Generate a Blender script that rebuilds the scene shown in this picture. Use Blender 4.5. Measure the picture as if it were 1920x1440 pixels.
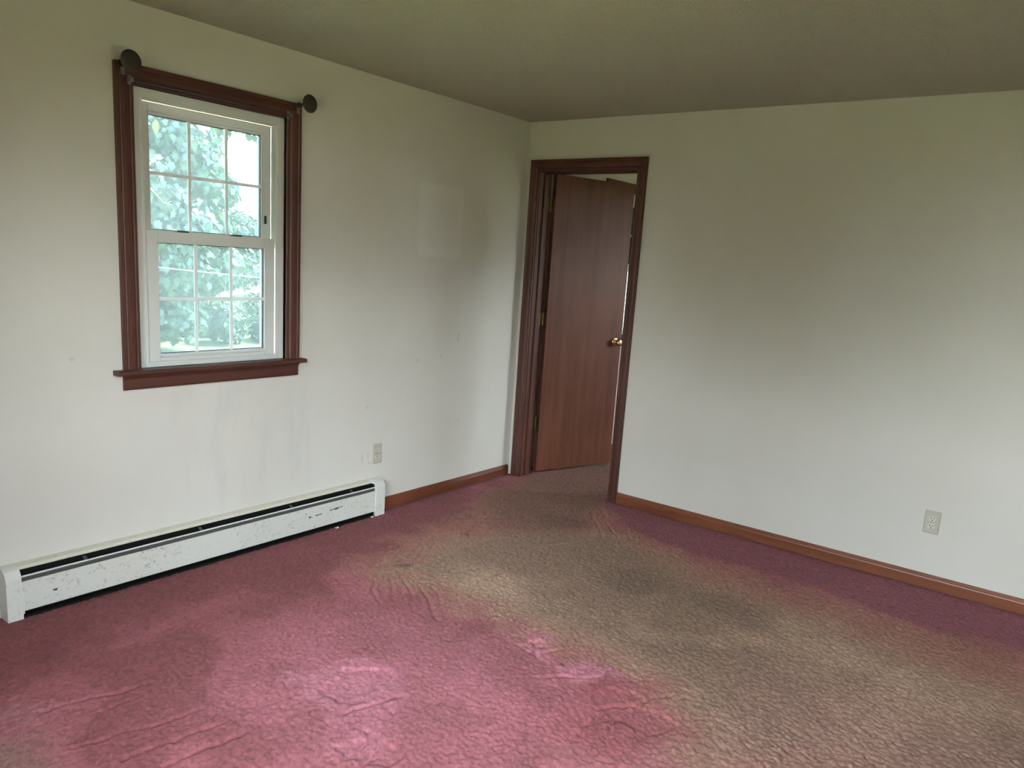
import bpy, bmesh, math, random
import numpy as np
from mathutils import Matrix, Vector

for o in list(bpy.data.objects):
    bpy.data.objects.remove(o)
SC = bpy.context.scene
COL = SC.collection
RNG = np.random.default_rng(7)
random.seed(7)

# ------------------------------------------------------------------ camera
cam_data = bpy.data.cameras.new('camera')
cam = bpy.data.objects.new('camera', cam_data)
COL.objects.link(cam)
CR = Vector((0.61214457, -0.78812021, 0.06438608))
CU = Vector((0.11745042, 0.17114196, 0.97822075))
CF = Vector((0.7819747, 0.59125034, -0.19732867))
CP = Vector((-4.19576670, -3.16110084, 1.46687857))
m = Matrix.Identity(4)
for i in range(3):
    m[i][0], m[i][1], m[i][2], m[i][3] = CR[i], CU[i], -CF[i], CP[i]
cam.matrix_world = m
cam_data.sensor_fit = 'HORIZONTAL'
cam_data.sensor_width = 36.0
cam_data.lens = 36.0 * 1451.5 / 1920.0
cam_data.shift_x = 0.00139
cam_data.shift_y = 0.0316
cam_data.clip_start = 0.02
cam_data.clip_end = 500
SC.camera = cam

# ------------------------------------------------------------------ sky, sun, exposure
world = bpy.data.worlds.new('sky')
SC.world = world
world.use_nodes = True
wn = world.node_tree
wn.nodes.clear()
wo = wn.nodes.new('ShaderNodeOutputWorld')
wb = wn.nodes.new('ShaderNodeBackground')
# hazy summer sky: milky and brightest towards the horizon all the way round, bluer and dimmer overhead
wg = wn.nodes.new('ShaderNodeNewGeometry')
ws = wn.nodes.new('ShaderNodeSeparateXYZ')
wn.links.new(wg.outputs['Incoming'], ws.inputs[0])
w1 = wn.nodes.new('ShaderNodeMath'); w1.operation = 'ABSOLUTE'
wn.links.new(ws.outputs[2], w1.inputs[0])
w2 = wn.nodes.new('ShaderNodeMath'); w2.operation = 'SUBTRACT'; w2.inputs[0].default_value = 1.0
wn.links.new(w1.outputs[0], w2.inputs[1])
w3_ = wn.nodes.new('ShaderNodeMath'); w3_.operation = 'POWER'; w3_.inputs[1].default_value = 3.0
wn.links.new(w2.outputs[0], w3_.inputs[0])
w4_ = wn.nodes.new('ShaderNodeMath'); w4_.operation = 'MULTIPLY_ADD'; w4_.inputs[1].default_value = 2.4; w4_.inputs[2].default_value = 0.6
wn.links.new(w3_.outputs[0], w4_.inputs[0])
wc = wn.nodes.new('ShaderNodeMix'); wc.data_type = 'RGBA'
wc.inputs[6].default_value = (0.84, 0.94, 1.08, 1)
wc.inputs[7].default_value = (0.99, 0.985, 1.0, 1)
wn.links.new(w3_.outputs[0], wc.inputs[0])
wn.links.new(wc.outputs[2], wb.inputs['Color'])
wn.links.new(w4_.outputs[0], wb.inputs['Strength'])
wn.links.new(wb.outputs[0], wo.inputs[0])

SUN_STRENGTH = 4.2
sun_data = bpy.data.lights.new('sun', 'SUN')
sun_data.energy = SUN_STRENGTH
sun_data.angle = math.radians(4)
sun_data.color = (1.0, 0.94, 0.80)
sun = bpy.data.objects.new('sun', sun_data)
COL.objects.link(sun)
sun.location = (10, 0, 20)
sun.rotation_euler = Vector((-0.50, 0.02, -0.86)).to_track_quat('-Z', 'Y').to_euler()

SC.view_settings.view_transform = 'Standard'
SC.view_settings.look = 'None'
SC.view_settings.gamma = 1.0
SC.view_settings.use_curve_mapping = False
SC.view_settings.exposure = 5.25
try:
    SC.cycles.max_bounces = 7
    SC.cycles.diffuse_bounces = 5
    SC.cycles.adaptive_threshold = 0.03
    SC.cycles.transparent_max_bounces = 16
    SC.cycles.caustics_reflective = False
    SC.cycles.caustics_refractive = False
    SC.cycles.sample_clamp_indirect = 6.0
except Exception:
    pass

# ------------------------------------------------------------------ dimensions (metres)
H = 2.342                    # ceiling
XW, YS = -4.75, -3.75        # wall behind the camera on the left, wall on the right behind the camera
TE, TI = 0.15, 0.125         # exterior / interior wall thickness
XE, YFS = 3.3, -3.0          # far room
GZ = -0.42                   # ground outside
WX0, WX1, WZ0, WZ1 = -2.592, -1.877, 0.925, 2.040    # window opening
FX0, FX1 = 1.05, 1.765                               # far-room window opening
VY0, VY1, VZ0, VZ1 = -3.62, -1.45, 0.55, 2.14        # window opening in the wall behind
UX0, UX1 = -4.15, -2.90                              # window opening in the wall beside the camera
DY0, DY1, DZ = -0.806, -0.105, 2.035                 # door opening


# ------------------------------------------------------------------ helpers
def tag(o, label=None, cat=None, group=None, kind=None):
    if label: o['label'] = label
    if cat: o['category'] = cat
    if group: o['group'] = group
    if kind: o['kind'] = kind
    return o


def empty(name, loc, label=None, cat=None, group=None, kind=None):
    o = bpy.data.objects.new(name, None)
    o.empty_display_size = 0.1
    COL.objects.link(o)
    o.location = loc
    return tag(o, label, cat, group, kind)


def base_of(o):
    b = Vector((0, 0, 0))
    while o is not None:
        b = b + o.location
        o = o.parent
    return b


class MB:
    """collects world-space geometry that becomes one mesh object"""
    def __init__(self):
        self.v, self.f = [], []

    def add(self, vs, fs):
        n = len(self.v)
        self.v += [tuple(p) for p in vs]
        self.f += [tuple(i + n for i in f) for f in fs]
        return self

    def box(self, x0, x1, y0, y1, z0, z1, bev=0.0):
        x0, x1 = min(x0, x1), max(x0, x1)
        y0, y1 = min(y0, y1), max(y0, y1)
        z0, z1 = min(z0, z1), max(z0, z1)
        vs = [(x0, y0, z0), (x1, y0, z0), (x1, y1, z0), (x0, y1, z0),
              (x0, y0, z1), (x1, y0, z1), (x1, y1, z1), (x0, y1, z1)]
        fs = [(3, 2, 1, 0), (4, 5, 6, 7), (0, 1, 5, 4), (1, 2, 6, 5), (2, 3, 7, 6), (3, 0, 4, 7)]
        if bev <= 0:
            return self.add(vs, fs)
        bm = bmesh.new()
        bv = [bm.verts.new(p) for p in vs]
        for f in fs: bm.faces.new([bv[i] for i in f])
        bmesh.ops.bevel(bm, geom=list(bm.edges), offset=bev, segments=2, profile=0.6, affect='EDGES')
        bm.verts.index_update()
        out = ([tuple(q.co) for q in bm.verts], [tuple(q.index for q in f.verts) for f in bm.faces])
        bm.free()
        return self.add(*out)

    def prism(self, poly, axis, a0, a1):
        """poly: 2-D outline; axis 'x': poly is (y,z); 'y': (x,z); 'z': (x,y)"""
        def P(q, a):
            return {'x': (a, q[0], q[1]), 'y': (q[0], a, q[1]), 'z': (q[0], q[1], a)}[axis]
        n = len(poly)
        vs = [P(q, a0) for q in poly] + [P(q, a1) for q in poly]
        fs = [tuple(range(n))[::-1], tuple(range(n, 2 * n))]
        fs += [(i, (i + 1) % n, n + (i + 1) % n, n + i) for i in range(n)]
        return self.add(vs, fs)

    def tube(self, pts, rad, seg=10, cap=True):
        pts = [Vector(p) for p in pts]
        rad = rad if isinstance(rad, (list, tuple)) else [rad] * len(pts)
        vs, fs = [], []
        up = Vector((0, 0, 1))
        for i, p in enumerate(pts):
            t = (pts[min(i + 1, len(pts) - 1)] - pts[max(i - 1, 0)]).normalized()
            a = t.cross(up)
            if a.length < 1e-3: a = t.cross(Vector((1, 0, 0)))
            a.normalize()
            b = t.cross(a).normalized()
            for k in range(seg):
                c = 2 * math.pi * k / seg
                vs.append(p + (a * math.cos(c) + b * math.sin(c)) * rad[i])
        for i in range(len(pts) - 1):
            for k in range(seg):
                fs.append((i * seg + k, i * seg + (k + 1) % seg, (i + 1) * seg + (k + 1) % seg, (i + 1) * seg + k))
        if cap:
            fs.append(tuple(range(seg))[::-1])
            fs.append(tuple((len(pts) - 1) * seg + k for k in range(seg)))
        return self.add(vs, fs)

    def lathe(self, origin, axis, prof, seg=28):
        """prof: (distance along axis, radius)"""
        o, ax = Vector(origin), Vector(axis).normalized()
        a = ax.cross(Vector((0, 0, 1)))
        if a.length < 1e-3: a = Vector((1, 0, 0))
        a.normalize()
        b = ax.cross(a).normalized()
        vs, fs = [], []
        for d, r in prof:
            for k in range(seg):
                c = 2 * math.pi * k / seg
                vs.append(o + ax * d + (a * math.cos(c) + b * math.sin(c)) * r)
        for i in range(len(prof) - 1):
            for k in range(seg):
                fs.append((i * seg + k, i * seg + (k + 1) % seg, (i + 1) * seg + (k + 1) % seg, (i + 1) * seg + k))
        fs.append(tuple(range(seg))[::-1])
        fs.append(tuple((len(prof) - 1) * seg + k for k in range(seg)))
        return self.add(vs, fs)

    def build(self, name, mat, parent=None, smooth=False):
        b = base_of(parent)
        me = bpy.data.meshes.new(name)
        me.from_pydata([(p[0] - b.x, p[1] - b.y, p[2] - b.z) for p in self.v], [], self.f)
        bm = bmesh.new()
        bm.from_mesh(me)
        bmesh.ops.recalc_face_normals(bm, faces=list(bm.faces))
        bm.to_mesh(me)
        bm.free()
        me.materials.append(mat)
        if smooth is True:
            me.polygons.foreach_set('use_smooth', [True] * len(me.polygons))
        elif smooth:
            me.polygons.foreach_set('use_smooth', [True] * len(me.polygons))
            me.set_sharp_from_angle(angle=math.radians(smooth))
        o = bpy.data.objects.new(name, me)
        COL.objects.link(o)
        o.parent = parent
        return o


def big_mesh(name, co, faces, mat, parent=None, smooth=False, nper=None):
    """numpy vertices (n,3) and faces (m,k)"""
    me = bpy.data.meshes.new(name)
    k = faces.shape[1]
    me.vertices.add(len(co))
    me.vertices.foreach_set('co', np.ascontiguousarray(co, dtype=np.float32).ravel())
    me.loops.add(faces.size)
    me.loops.foreach_set('vertex_index', np.ascontiguousarray(faces, dtype=np.int32).ravel())
    me.polygons.add(len(faces))
    me.polygons.foreach_set('loop_start', np.arange(0, faces.size, k, dtype=np.int32))
    me.polygons.foreach_set('loop_total', np.full(len(faces), k, dtype=np.int32))
    if smooth:
        me.polygons.foreach_set('use_smooth', np.ones(len(faces), dtype=bool))
    me.update(calc_edges=True)
    me.materials.append(mat)
    o = bpy.data.objects.new(name, me)
    COL.objects.link(o)
    o.parent = parent
    return o


# ------------------------------------------------------------------ materials
class NT:
    def __init__(self, name):
        self.m = bpy.data.materials.new(name)
        self.m.use_nodes = True
        self.t = self.m.node_tree
        self.t.nodes.clear()
        self.out = self.t.nodes.new('ShaderNodeOutputMaterial')

    def n(self, typ, **kw):
        x = self.t.nodes.new(typ)
        for k, v in kw.items():
            if k in x.inputs: x.inputs[k].default_value = v
            else: setattr(x, k, v)
        return x

    def l(self, a, b): self.t.links.new(a, b)

    def math(self, op, a, b=None, clamp=False):
        x = self.t.nodes.new('ShaderNodeMath')
        x.operation = op
        x.use_clamp = clamp
        for i, q in enumerate((a, b)):
            if q is None: continue
            if isinstance(q, (int, float)): x.inputs[i].default_value = q
            else: self.l(q, x.inputs[i])
        return x.outputs[0]

    def mix(self, fac, a, b, blend='MIX'):
        x = self.t.nodes.new('ShaderNodeMix')
        x.data_type = 'RGBA'
        x.blend_type = blend
        for i, q in ((0, fac), (6, a), (7, b)):
            if isinstance(q, (int, float)): x.inputs[i].default_value = q
            elif isinstance(q, tuple): x.inputs[i].default_value = (*q, 1) if len(q) == 3 else q
            else: self.l(q, x.inputs[i])
        return x.outputs[2]

    def ramp(self, src, stops):
        x = self.t.nodes.new('ShaderNodeValToRGB')
        e = x.color_ramp.elements
        while len(e) < len(stops): e.new(0.5)
        for q, (p, c) in zip(e, stops):
            q.position = p
            q.color = (c, c, c, 1) if isinstance(c, (int, float)) else (*c, 1)
        self.l(src, x.inputs[0])
        return x.outputs[0]

    def coords(self, scale=(1, 1, 1), which='Object'):
        tc = self.t.nodes.new('ShaderNodeTexCoord')
        mp = self.t.nodes.new('ShaderNodeMapping')
        mp.inputs['Scale'].default_value = scale
        self.l(tc.outputs[which], mp.inputs[0])
        return mp.outputs[0]

    def world(self):
        g = self.t.nodes.new('ShaderNodeNewGeometry')
        return g.outputs['Position']

    def noise(self, vec, scale, detail=3, rough=0.5):
        x = self.n('ShaderNodeTexNoise')
        x.inputs['Scale'].default_value = scale
        x.inputs['Detail'].default_value = detail
        x.inputs['Roughness'].default_value = rough
        self.l(vec, x.inputs['Vector'])
        return x.outputs[0]

    def principled(self, color, rough=0.5, metal=0.0, spec=0.5, bump=None, bump_strength=0.3, bump_dist=0.001, **kw):
        p = self.n('ShaderNodeBsdfPrincipled')
        if isinstance(color, tuple): p.inputs['Base Color'].default_value = (*color, 1)
        else: self.l(color, p.inputs['Base Color'])
        if isinstance(rough, (int, float)): p.inputs['Roughness'].default_value = rough
        else: self.l(rough, p.inputs['Roughness'])
        p.inputs['Metallic'].default_value = metal
        p.inputs['Specular IOR Level'].default_value = spec
        for k, v in kw.items(): p.inputs[k].default_value = v
        if bump is not None:
            b = self.n('ShaderNodeBump')
            b.inputs['Strength'].default_value = bump_strength
            b.inputs['Distance'].default_value = bump_dist
            self.l(bump, b.inputs['Height'])
            self.l(b.outputs[0], p.inputs['Normal'])
        self.l(p.outputs[0], self.out.inputs[0])
        return p


def rect_mask(T, px, pz, x0, x1, z0, z1, soft):
    """soft rectangle mask in the wall's own plane"""
    def edge(v, a, b):
        mr = T.n('ShaderNodeMapRange')
        mr.interpolation_type = 'SMOOTHSTEP'
        mr.inputs['From Min'].default_value = a
        mr.inputs['From Max'].default_value = b
        T.l(v, mr.inputs['Value'])
        return mr.outputs[0]
    a = T.math('MULTIPLY', edge(px, x0 - soft, x0 + soft), edge(px, x1 + soft, x1 - soft))
    b = T.math('MULTIPLY', edge(pz, z0 - soft, z0 + soft), edge(pz, z1 + soft, z1 - soft))
    return T.math('MULTIPLY', a, b)


WALL = (0.605, 0.58, 0.535)


def wall_material(name, marks=False):
    T = NT(name)
    pos = T.world()
    blot = T.noise(pos, 1.6, 4, 0.55)
    c = T.mix(T.ramp(blot, [(0.35, 0.0), (0.7, 1.0)]), (WALL[0] * 0.95, WALL[1] * 0.94, WALL[2] * 0.92), WALL)
    if marks:
        sp = T.n('ShaderNodeSeparateXYZ')
        T.l(pos, sp.inputs[0])
        X, Z = sp.outputs[0], sp.outputs[2]
        # pale rectangle of light painted into the wall colour
        g = rect_mask(T, X, Z, -0.985, -0.615, 1.46, 1.86, 0.02)
        g2 = rect_mask(T, X, Z, -0.955, -0.65, 1.50, 1.83, 0.05)
        gm = T.math('SUBTRACT', g, T.math('MULTIPLY', g2, 0.35), True)
        c = T.mix(T.math('MULTIPLY', gm, 0.35), c, (0.72, 0.72, 0.70))
        # smudges under the window
        st = T.noise(T.coords((3.0, 1, 0.7)), 2.2, 4, 0.6)
        d = rect_mask(T, X, Z, -2.5, -1.7, 0.25, 0.85, 0.12)
        dd = T.math('MULTIPLY', d, T.ramp(st, [(0.5, 0.0), (0.72, 0.55)]))
        c = T.mix(dd, c, (0.49, 0.465, 0.455))
        # small scuffs
        for (x, z, a, b) in ((-1.36, 0.335, 0.006, 0.018), (-1.315, 0.345, 0.004, 0.02), (-0.565, 0.455, 0.012, 0.006),
                             (-1.33, 0.62, 0.006, 0.008), (-1.72, 0.66, 0.003, 0.012),
                             (-2.86, 0.98, 0.008, 0.007), (-0.60, 0.98, 0.01, 0.03), (-0.95, 0.86, 0.008, 0.012),
                             (-1.30, 0.30, 0.012, 0.006), (-0.75, 0.87, 0.008, 0.01)):
            k = rect_mask(T, X, Z, x - a, x + a, z - b, z + b, min(a, b) * 0.9)
            c = T.mix(T.math('MULTIPLY', k, 0.3), c, (0.30, 0.27, 0.26))
    bump = T.noise(pos, 260, 3, 0.6)
    T.principled(c, 0.62, spec=0.3, bump=bump, bump_strength=0.25, bump_dist=0.0008)
    return T.m


def wood_material(name, axis, dark, light, rough=0.38, scale=1.0, spec=0.4):
    T = NT(name)
    s = {'x': (1.5, 30, 30), 'y': (30, 1.5, 30), 'z': (30, 30, 1.5)}[axis]
    s = tuple(q * scale for q in s)
    v = T.coords(s)
    g1 = T.noise(v, 1.0, 6, 0.62)
    s2 = tuple(q * 6 for q in s)
    g2 = T.noise(T.coords(s2), 1.0, 3, 0.6)
    big = T.noise(T.coords((2.2, 2.2, 2.2)), 1.0, 2, 0.5)
    f = T.math('ADD', T.math('MULTIPLY', g1, 0.75), T.math('MULTIPLY', g2, 0.35))
    c = T.mix(T.ramp(f, [(0.34, 0.0), (0.74, 1.0)]), dark, light)
    c = T.mix(T.ramp(big, [(0.35, 0.0), (0.75, 0.35)]), c, tuple(min(1, q * 1.5) for q in light))
    r = T.math('ADD', rough, T.math('MULTIPLY', g2, 0.14))
    T.principled(c, r, spec=spec, bump=g2, bump_strength=0.15, bump_dist=0.0006)
    return T.m


M = {}
M['wall'] = wall_material('wall_paint')
M['wall_left'] = wall_material('wall_paint_left', True)

T = NT('popcorn_ceiling')
pos = T.world()
v1 = T.n('ShaderNodeTexVoronoi')
v1.inputs['Scale'].default_value = 95
T.l(pos, v1.inputs['Vector'])
hgt = T.math('ADD', T.math('MULTIPLY', T.math('SUBTRACT', 1.0, v1.outputs[0]), 0.6), T.noise(pos, 160, 4, 0.7))
cc = T.mix(T.noise(pos, 1.2, 3), (0.62, 0.60, 0.47), (0.68, 0.66, 0.53))
T.principled(cc, 0.95, spec=0.1, bump=hgt, bump_strength=1.0, bump_dist=0.016)
M['ceiling'] = T.m

WD, WL = (0.036, 0.012, 0.009), (0.105, 0.037, 0.025)
for ax in 'xyz':
    M['wood_' + ax] = wood_material('stained_wood_' + ax, ax, WD, WL, 0.36)
M['baseboard_x'] = wood_material('baseboard_wood_x', 'x', (0.060, 0.017, 0.009), (0.170, 0.053, 0.026), 0.34)
M['baseboard_y'] = wood_material('baseboard_wood_y', 'y', (0.070, 0.020, 0.010), (0.220, 0.070, 0.031), 0.34)
M['door'] = wood_material('door_veneer', 'z', (0.070, 0.024, 0.013), (0.135, 0.048, 0.027), 0.36, 0.8, 0.22)

T = NT('white_vinyl')
T.principled(T.mix(T.noise(T.coords(), 6, 3), (0.58, 0.58, 0.55), (0.65, 0.65, 0.63)), 0.42, spec=0.4)
M['vinyl'] = T.m
T = NT('grid_bar_white')
T.principled((0.80, 0.83, 0.86), 0.5)
M['grid'] = T.m
T = NT('black_gasket')
T.principled((0.03, 0.035, 0.04), 0.6)
M['gasket'] = T.m


def glass_material(name, tint, veil):
    T = NT(name)
    tr = T.n('ShaderNodeBsdfTransparent')
    tr.inputs[0].default_value = (*tint, 1)
    gl = T.n('ShaderNodeBsdfGlossy')
    gl.inputs['Roughness'].default_value = 0.02
    gl.inputs['Color'].default_value = (0.9, 0.95, 0.95, 1)
    fr = T.n('ShaderNodeFresnel')
    fr.inputs[0].default_value = 1.35
    mx = T.n('ShaderNodeMixShader')
    T.l(fr.outputs[0], mx.inputs[0])
    T.l(tr.outputs[0], mx.inputs[1])
    T.l(gl.outputs[0], mx.inputs[2])
    last = mx.outputs[0]
    if veil > 0:
        du = T.n('ShaderNodeBsdfTranslucent')  # translucent veil puts glare haze over the view outside
        du.inputs[0].default_value = (0.80, 0.92, 0.93, 1)
        m2 = T.n('ShaderNodeMixShader')
        nz = T.noise(T.coords((1, 1, 1)), 3.0, 4, 0.6)
        T.l(T.math('MULTIPLY', T.math('ADD', nz, 0.5), veil), m2.inputs[0])
        T.l(last, m2.inputs[1])
        T.l(du.outputs[0], m2.inputs[2])
        last = m2.outputs[0]
    T.l(last, T.out.inputs[0])
    return T.m


M['glass'] = glass_material('veiled_tinted_glass', (0.30, 0.365, 0.375), 0.04)
M['glass_clear'] = glass_material('clear_glass', (0.93, 0.96, 0.95), 0.0)

T = NT('brass')
T.principled((0.78, 0.58, 0.28), T.math('ADD', 0.16, T.math('MULTIPLY', T.noise(T.coords(), 40, 3), 0.15)), metal=1.0)
M['brass'] = T.m
T = NT('aged_brass')
T.principled((0.17, 0.13, 0.07), 0.42, metal=1.0)
M['aged_brass'] = T.m
T = NT('bronze_disc')
T.principled(T.mix(T.noise(T.coords(), 60, 4), (0.030, 0.024, 0.015), (0.055, 0.044, 0.028)), 0.55, metal=0.35)
M['bronze'] = T.m
T = NT('zinc_steel')
T.principled((0.34, 0.35, 0.345), 0.3, metal=1.0)
M['zinc'] = T.m
T = NT('dark_rod')
T.principled((0.10, 0.10, 0.105), 0.35, metal=0.8)
M['rod'] = T.m
T = NT('ivory_plastic')
T.principled(T.mix(T.noise(T.coords(), 30, 2), (0.42, 0.395, 0.325), (0.47, 0.44, 0.37)), 0.38)
M['ivory'] = T.m
T = NT('ivory_socket')
T.principled((0.56, 0.53, 0.47), 0.35)
M['socket'] = T.m
T = NT('slot_black')
T.principled((0.010, 0.009, 0.008), 0.8, spec=0.1)
M['slot'] = T.m


def heater_paint(name, base, speck, chips=()):
    T = NT(name)
    pos = T.world()
    n1 = T.noise(pos, 70, 5, 0.75)
    n2 = T.noise(pos, 3.5, 3, 0.6)
    f = T.math('MULTIPLY', T.ramp(n1, [(0.56, 0.0), (0.66, 1.0)]), T.ramp(n2, [(0.34, 0.2), (0.62, 1.0)]))
    c = T.mix(T.math('MULTIPLY', f, speck), base, (0.16, 0.14, 0.12))
    c = T.mix(T.ramp(n2, [(0.4, 0.0), (0.8, 0.22)]), c, (0.50, 0.46, 0.36))
    if chips:
        sp = T.n('ShaderNodeSeparateXYZ')
        T.l(pos, sp.inputs[0])
        wob = T.math('MULTIPLY', T.math('SUBTRACT', T.noise(pos, 120, 3), 0.5), 0.014)
        zz = T.math('ADD', sp.outputs[2], wob)
        for (x, z, a, b) in chips:
            k = rect_mask(T, sp.outputs[0], zz, x - a, x + a, z - b, z + b, b * 0.5)
            c = T.mix(k, c, (0.035, 0.028, 0.025))
    T.principled(c, 0.42, spec=0.4, bump=n1, bump_strength=0.1, bump_dist=0.0006)
    return T.m


M['heater'] = heater_paint('heater_paint', (0.57, 0.565, 0.525), 0.95,
                           ((-1.60, 0.108, 0.030, 0.0035), (-1.555, 0.112, 0.012, 0.002), (-1.705, 0.100, 0.022, 0.003),
                            (-1.760, 0.098, 0.008, 0.0035), (-2.99, 0.085, 0.008, 0.004)))
M['heater_cap'] = heater_paint('heater_cap_paint', (0.60, 0.595, 0.56), 0.7)
M['heater_top'] = heater_paint('heater_top_paint', (0.60, 0.575, 0.48), 0.4)
T = NT('damper_metal')
T.principled((0.50, 0.50, 0.47), 0.45, metal=0.2)
M['damper'] = T.m
T = NT('damper_shaded')
T.principled((0.09, 0.092, 0.092), 0.6, spec=0.2)  # dark grey puts the shade on the damper plate into its colour
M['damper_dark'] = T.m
T = NT('dark_fins')
T.principled((0.10, 0.10, 0.10), 0.5, metal=0.6)
M['fins'] = T.m
T = NT('copper')
T.principled((0.30, 0.14, 0.08), 0.4, metal=1.0)
M['copper'] = T.m
T = NT('paint_flake')
T.principled((0.72, 0.71, 0.68), 0.6)
M['flake'] = T.m

T = NT('carpet')
at = T.n('ShaderNodeAttribute')
at.attribute_name = 'pile'
pos = T.world()
fine = T.noise(pos, 330, 3, 0.7)
c = T.mix(T.ramp(fine, [(0.3, 0.0), (0.7, 1.0)]), T.mix(1.0, at.outputs['Color'], (0.80, 0.78, 0.78), 'MULTIPLY'),
          T.mix(1.0, at.outputs['Color'], (1.16, 1.18, 1.18), 'MULTIPLY'))
T.principled(c, 0.95, spec=0.06, bump=T.noise(pos, 420, 2, 0.6), bump_strength=0.5, bump_dist=0.0025,
             **{'Sheen Weight': 0.05, 'Sheen Roughness': 0.6})
M['carpet'] = T.m


def leaf_material(name, a, b, trans):
    T = NT(name)
    at = T.n('ShaderNodeAttribute')
    at.attribute_name = 'tone'
    c = T.mix(at.outputs['Fac'], a, b)
    d = T.n('ShaderNodeBsdfDiffuse')
    t = T.n('ShaderNodeBsdfTranslucent')
    g = T.n('ShaderNodeBsdfGlossy')
    g.inputs['Roughness'].default_value = 0.45
    g.inputs['Color'].default_value = (0.7, 0.75, 0.8, 1)
    T.l(c, d.inputs[0])
    T.l(T.mix(1.0, c, (1.2, 1.3, 0.5), 'MULTIPLY'), t.inputs[0])
    m1 = T.n('ShaderNodeMixShader')
    m1.inputs[0].default_value = trans
    T.l(d.outputs[0], m1.inputs[1])
    T.l(t.outputs[0], m1.inputs[2])
    m2 = T.n('ShaderNodeMixShader')
    m2.inputs[0].default_value = 0.10
    T.l(m1.outputs[0], m2.inputs[1])
    T.l(g.outputs[0], m2.inputs[2])
    T.l(m2.outputs[0], T.out.inputs[0])
    return T.m


M['leaf'] = leaf_material('maple_leaf', (0.018, 0.040, 0.026), (0.105, 0.175, 0.095), 0.25)
M['leaf_dark'] = leaf_material('dark_leaf', (0.022, 0.048, 0.030), (0.060, 0.110, 0.060), 0.2)
M['leaf_unseen_hedge'] = leaf_material('unseen_hedge_leaf', (0.010, 0.020, 0.011), (0.028, 0.048, 0.022), 0.1)
M['leaf_yellow'] = leaf_material('yellow_leaf', (0.11, 0.14, 0.030), (0.24, 0.26, 0.05), 0.35)
T = NT('bark')
T.principled(T.mix(T.noise(T.coords((6, 6, 1.2)), 3, 5), (0.05, 0.042, 0.035), (0.13, 0.11, 0.09)), 0.9)
M['bark'] = T.m
T = NT('pale_twig')
T.principled((0.40, 0.34, 0.16), 0.8)
M['twig'] = T.m
T = NT('wire')
T.principled((0.45, 0.46, 0.47), 0.6)
M['wire'] = T.m
T = NT('lawn')
pos = T.world()
T.principled(T.mix(T.noise(pos, 1.5, 6, 0.7), (0.120, 0.145, 0.060), (0.200, 0.215, 0.100)), 0.95, spec=0.1,
             bump=T.noise(pos, 40, 4), bump_strength=0.6, bump_dist=0.03)
M['lawn'] = T.m
T = NT('siding')
T.principled((0.62, 0.62, 0.60), 0.7)
M['siding'] = T.m


# ------------------------------------------------------------------ the room shell
def wall_mesh(name, mat, axis, a0, a1, t0, t1, z0, z1, holes, label, cat='wall'):
    """a wall along axis ('x' or 'y') between a0..a1, thickness t0..t1, with rectangular holes (a0,a1,z0,z1)"""
    mb = MB()
    cuts = sorted({a0, a1} | {h[0] for h in holes} | {h[1] for h in holes})
    for p, q in zip(cuts, cuts[1:]):
        mid = (p + q) / 2
        zs = [z0, z1]
        hs = [h for h in holes if h[0] <= mid <= h[1]]
        segs = [(z0, z1)]
        for h in hs:
            segs = [(z0, h[2]), (h[3], z1)]
        for s0, s1 in segs:
            if s1 - s0 < 1e-4: continue
            if axis == 'x': mb.box(p, q, t0, t1, s0, s1)
            else: mb.box(t0, t1, p, q, s0, s1)
    o = mb.build(name, mat)
    return tag(o, label, cat, kind='structure')


wall_mesh('wall_left', M['wall_left'], 'x', XW - TE, 0.06, 0.0, TE, GZ, H, [(WX0, WX1, WZ0, WZ1)],
          'off-white painted wall with the small window and baseboard heater')
wall_mesh('wall_right', M['wall'], 'y', YS, 0.0, 0.0, TI, -0.2, H, [(DY0 - 0.02, DY1 + 0.02, -0.2, DZ + 0.02)],
          'off-white painted wall with the doorway and one outlet')
wall_mesh('wall_behind', M['wall'], 'y', YS - TE, 0.0, XW - TE, XW, GZ, H, [(VY0, VY1, VZ0, VZ1)],
          'off-white wall behind the camera with a wide window')
wall_mesh('wall_near', M['wall'], 'x', XW, TI, YS - TE, YS, GZ, H, [(UX0, UX1, VZ0, VZ1)], 'off-white wall beside the camera with a wide window')
wall_mesh('wall_far_room_left', M['wall'], 'x', 0.06, XE + TE, 0.0, TE, GZ, H, [(FX0, FX1, WZ0, WZ1)],
          'pale wall of the next room seen over the open door')
wall_mesh('wall_far_room_end', M['wall'], 'y', YFS, 0.0, XE, XE + TE, GZ, H, [], 'end wall of the next room')
wall_mesh('wall_far_room_right', M['wall'], 'x', TI, XE + TE, YFS - TI, YFS, GZ, H, [(1.45, 2.55, 0.85, 2.05)], 'right wall of the next room')

tag(MB().box(XW - TE - 0.4, XE + TE + 0.4, YS - TE - 0.4, TE + 0.4, H, H + 0.25).build('ceiling', M['ceiling']),
    'beige popcorn-textured ceiling over the room', 'ceiling', kind='structure')
tag(MB().box(XW - TE, XE + TE, YS - TE, TE, GZ, -0.03).build('floor_slab', M['siding']),
    'sub-floor beneath the carpet', 'floor', kind='structure')


# ------------------------------------------------------------------ carpet
def lattice(x, y, cell, seed):
    g = np.random.default_rng(seed)
    u, v = (x + 12) / cell, (y + 12) / cell
    iu, iv = np.floor(u).astype(int), np.floor(v).astype(int)
    n = 4001
    tab = g.random(n * 17 + 13)
    def h(a, b): return tab[(a * 7919 + b * 104729) % len(tab)]
    fu, fv = u - iu, v - iv
    fu, fv = fu * fu * (3 - 2 * fu), fv * fv * (3 - 2 * fv)
    return (h(iu, iv) * (1 - fu) + h(iu + 1, iv) * fu) * (1 - fv) + (h(iu, iv + 1) * (1 - fu) + h(iu + 1, iv + 1) * fu) * fv


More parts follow.
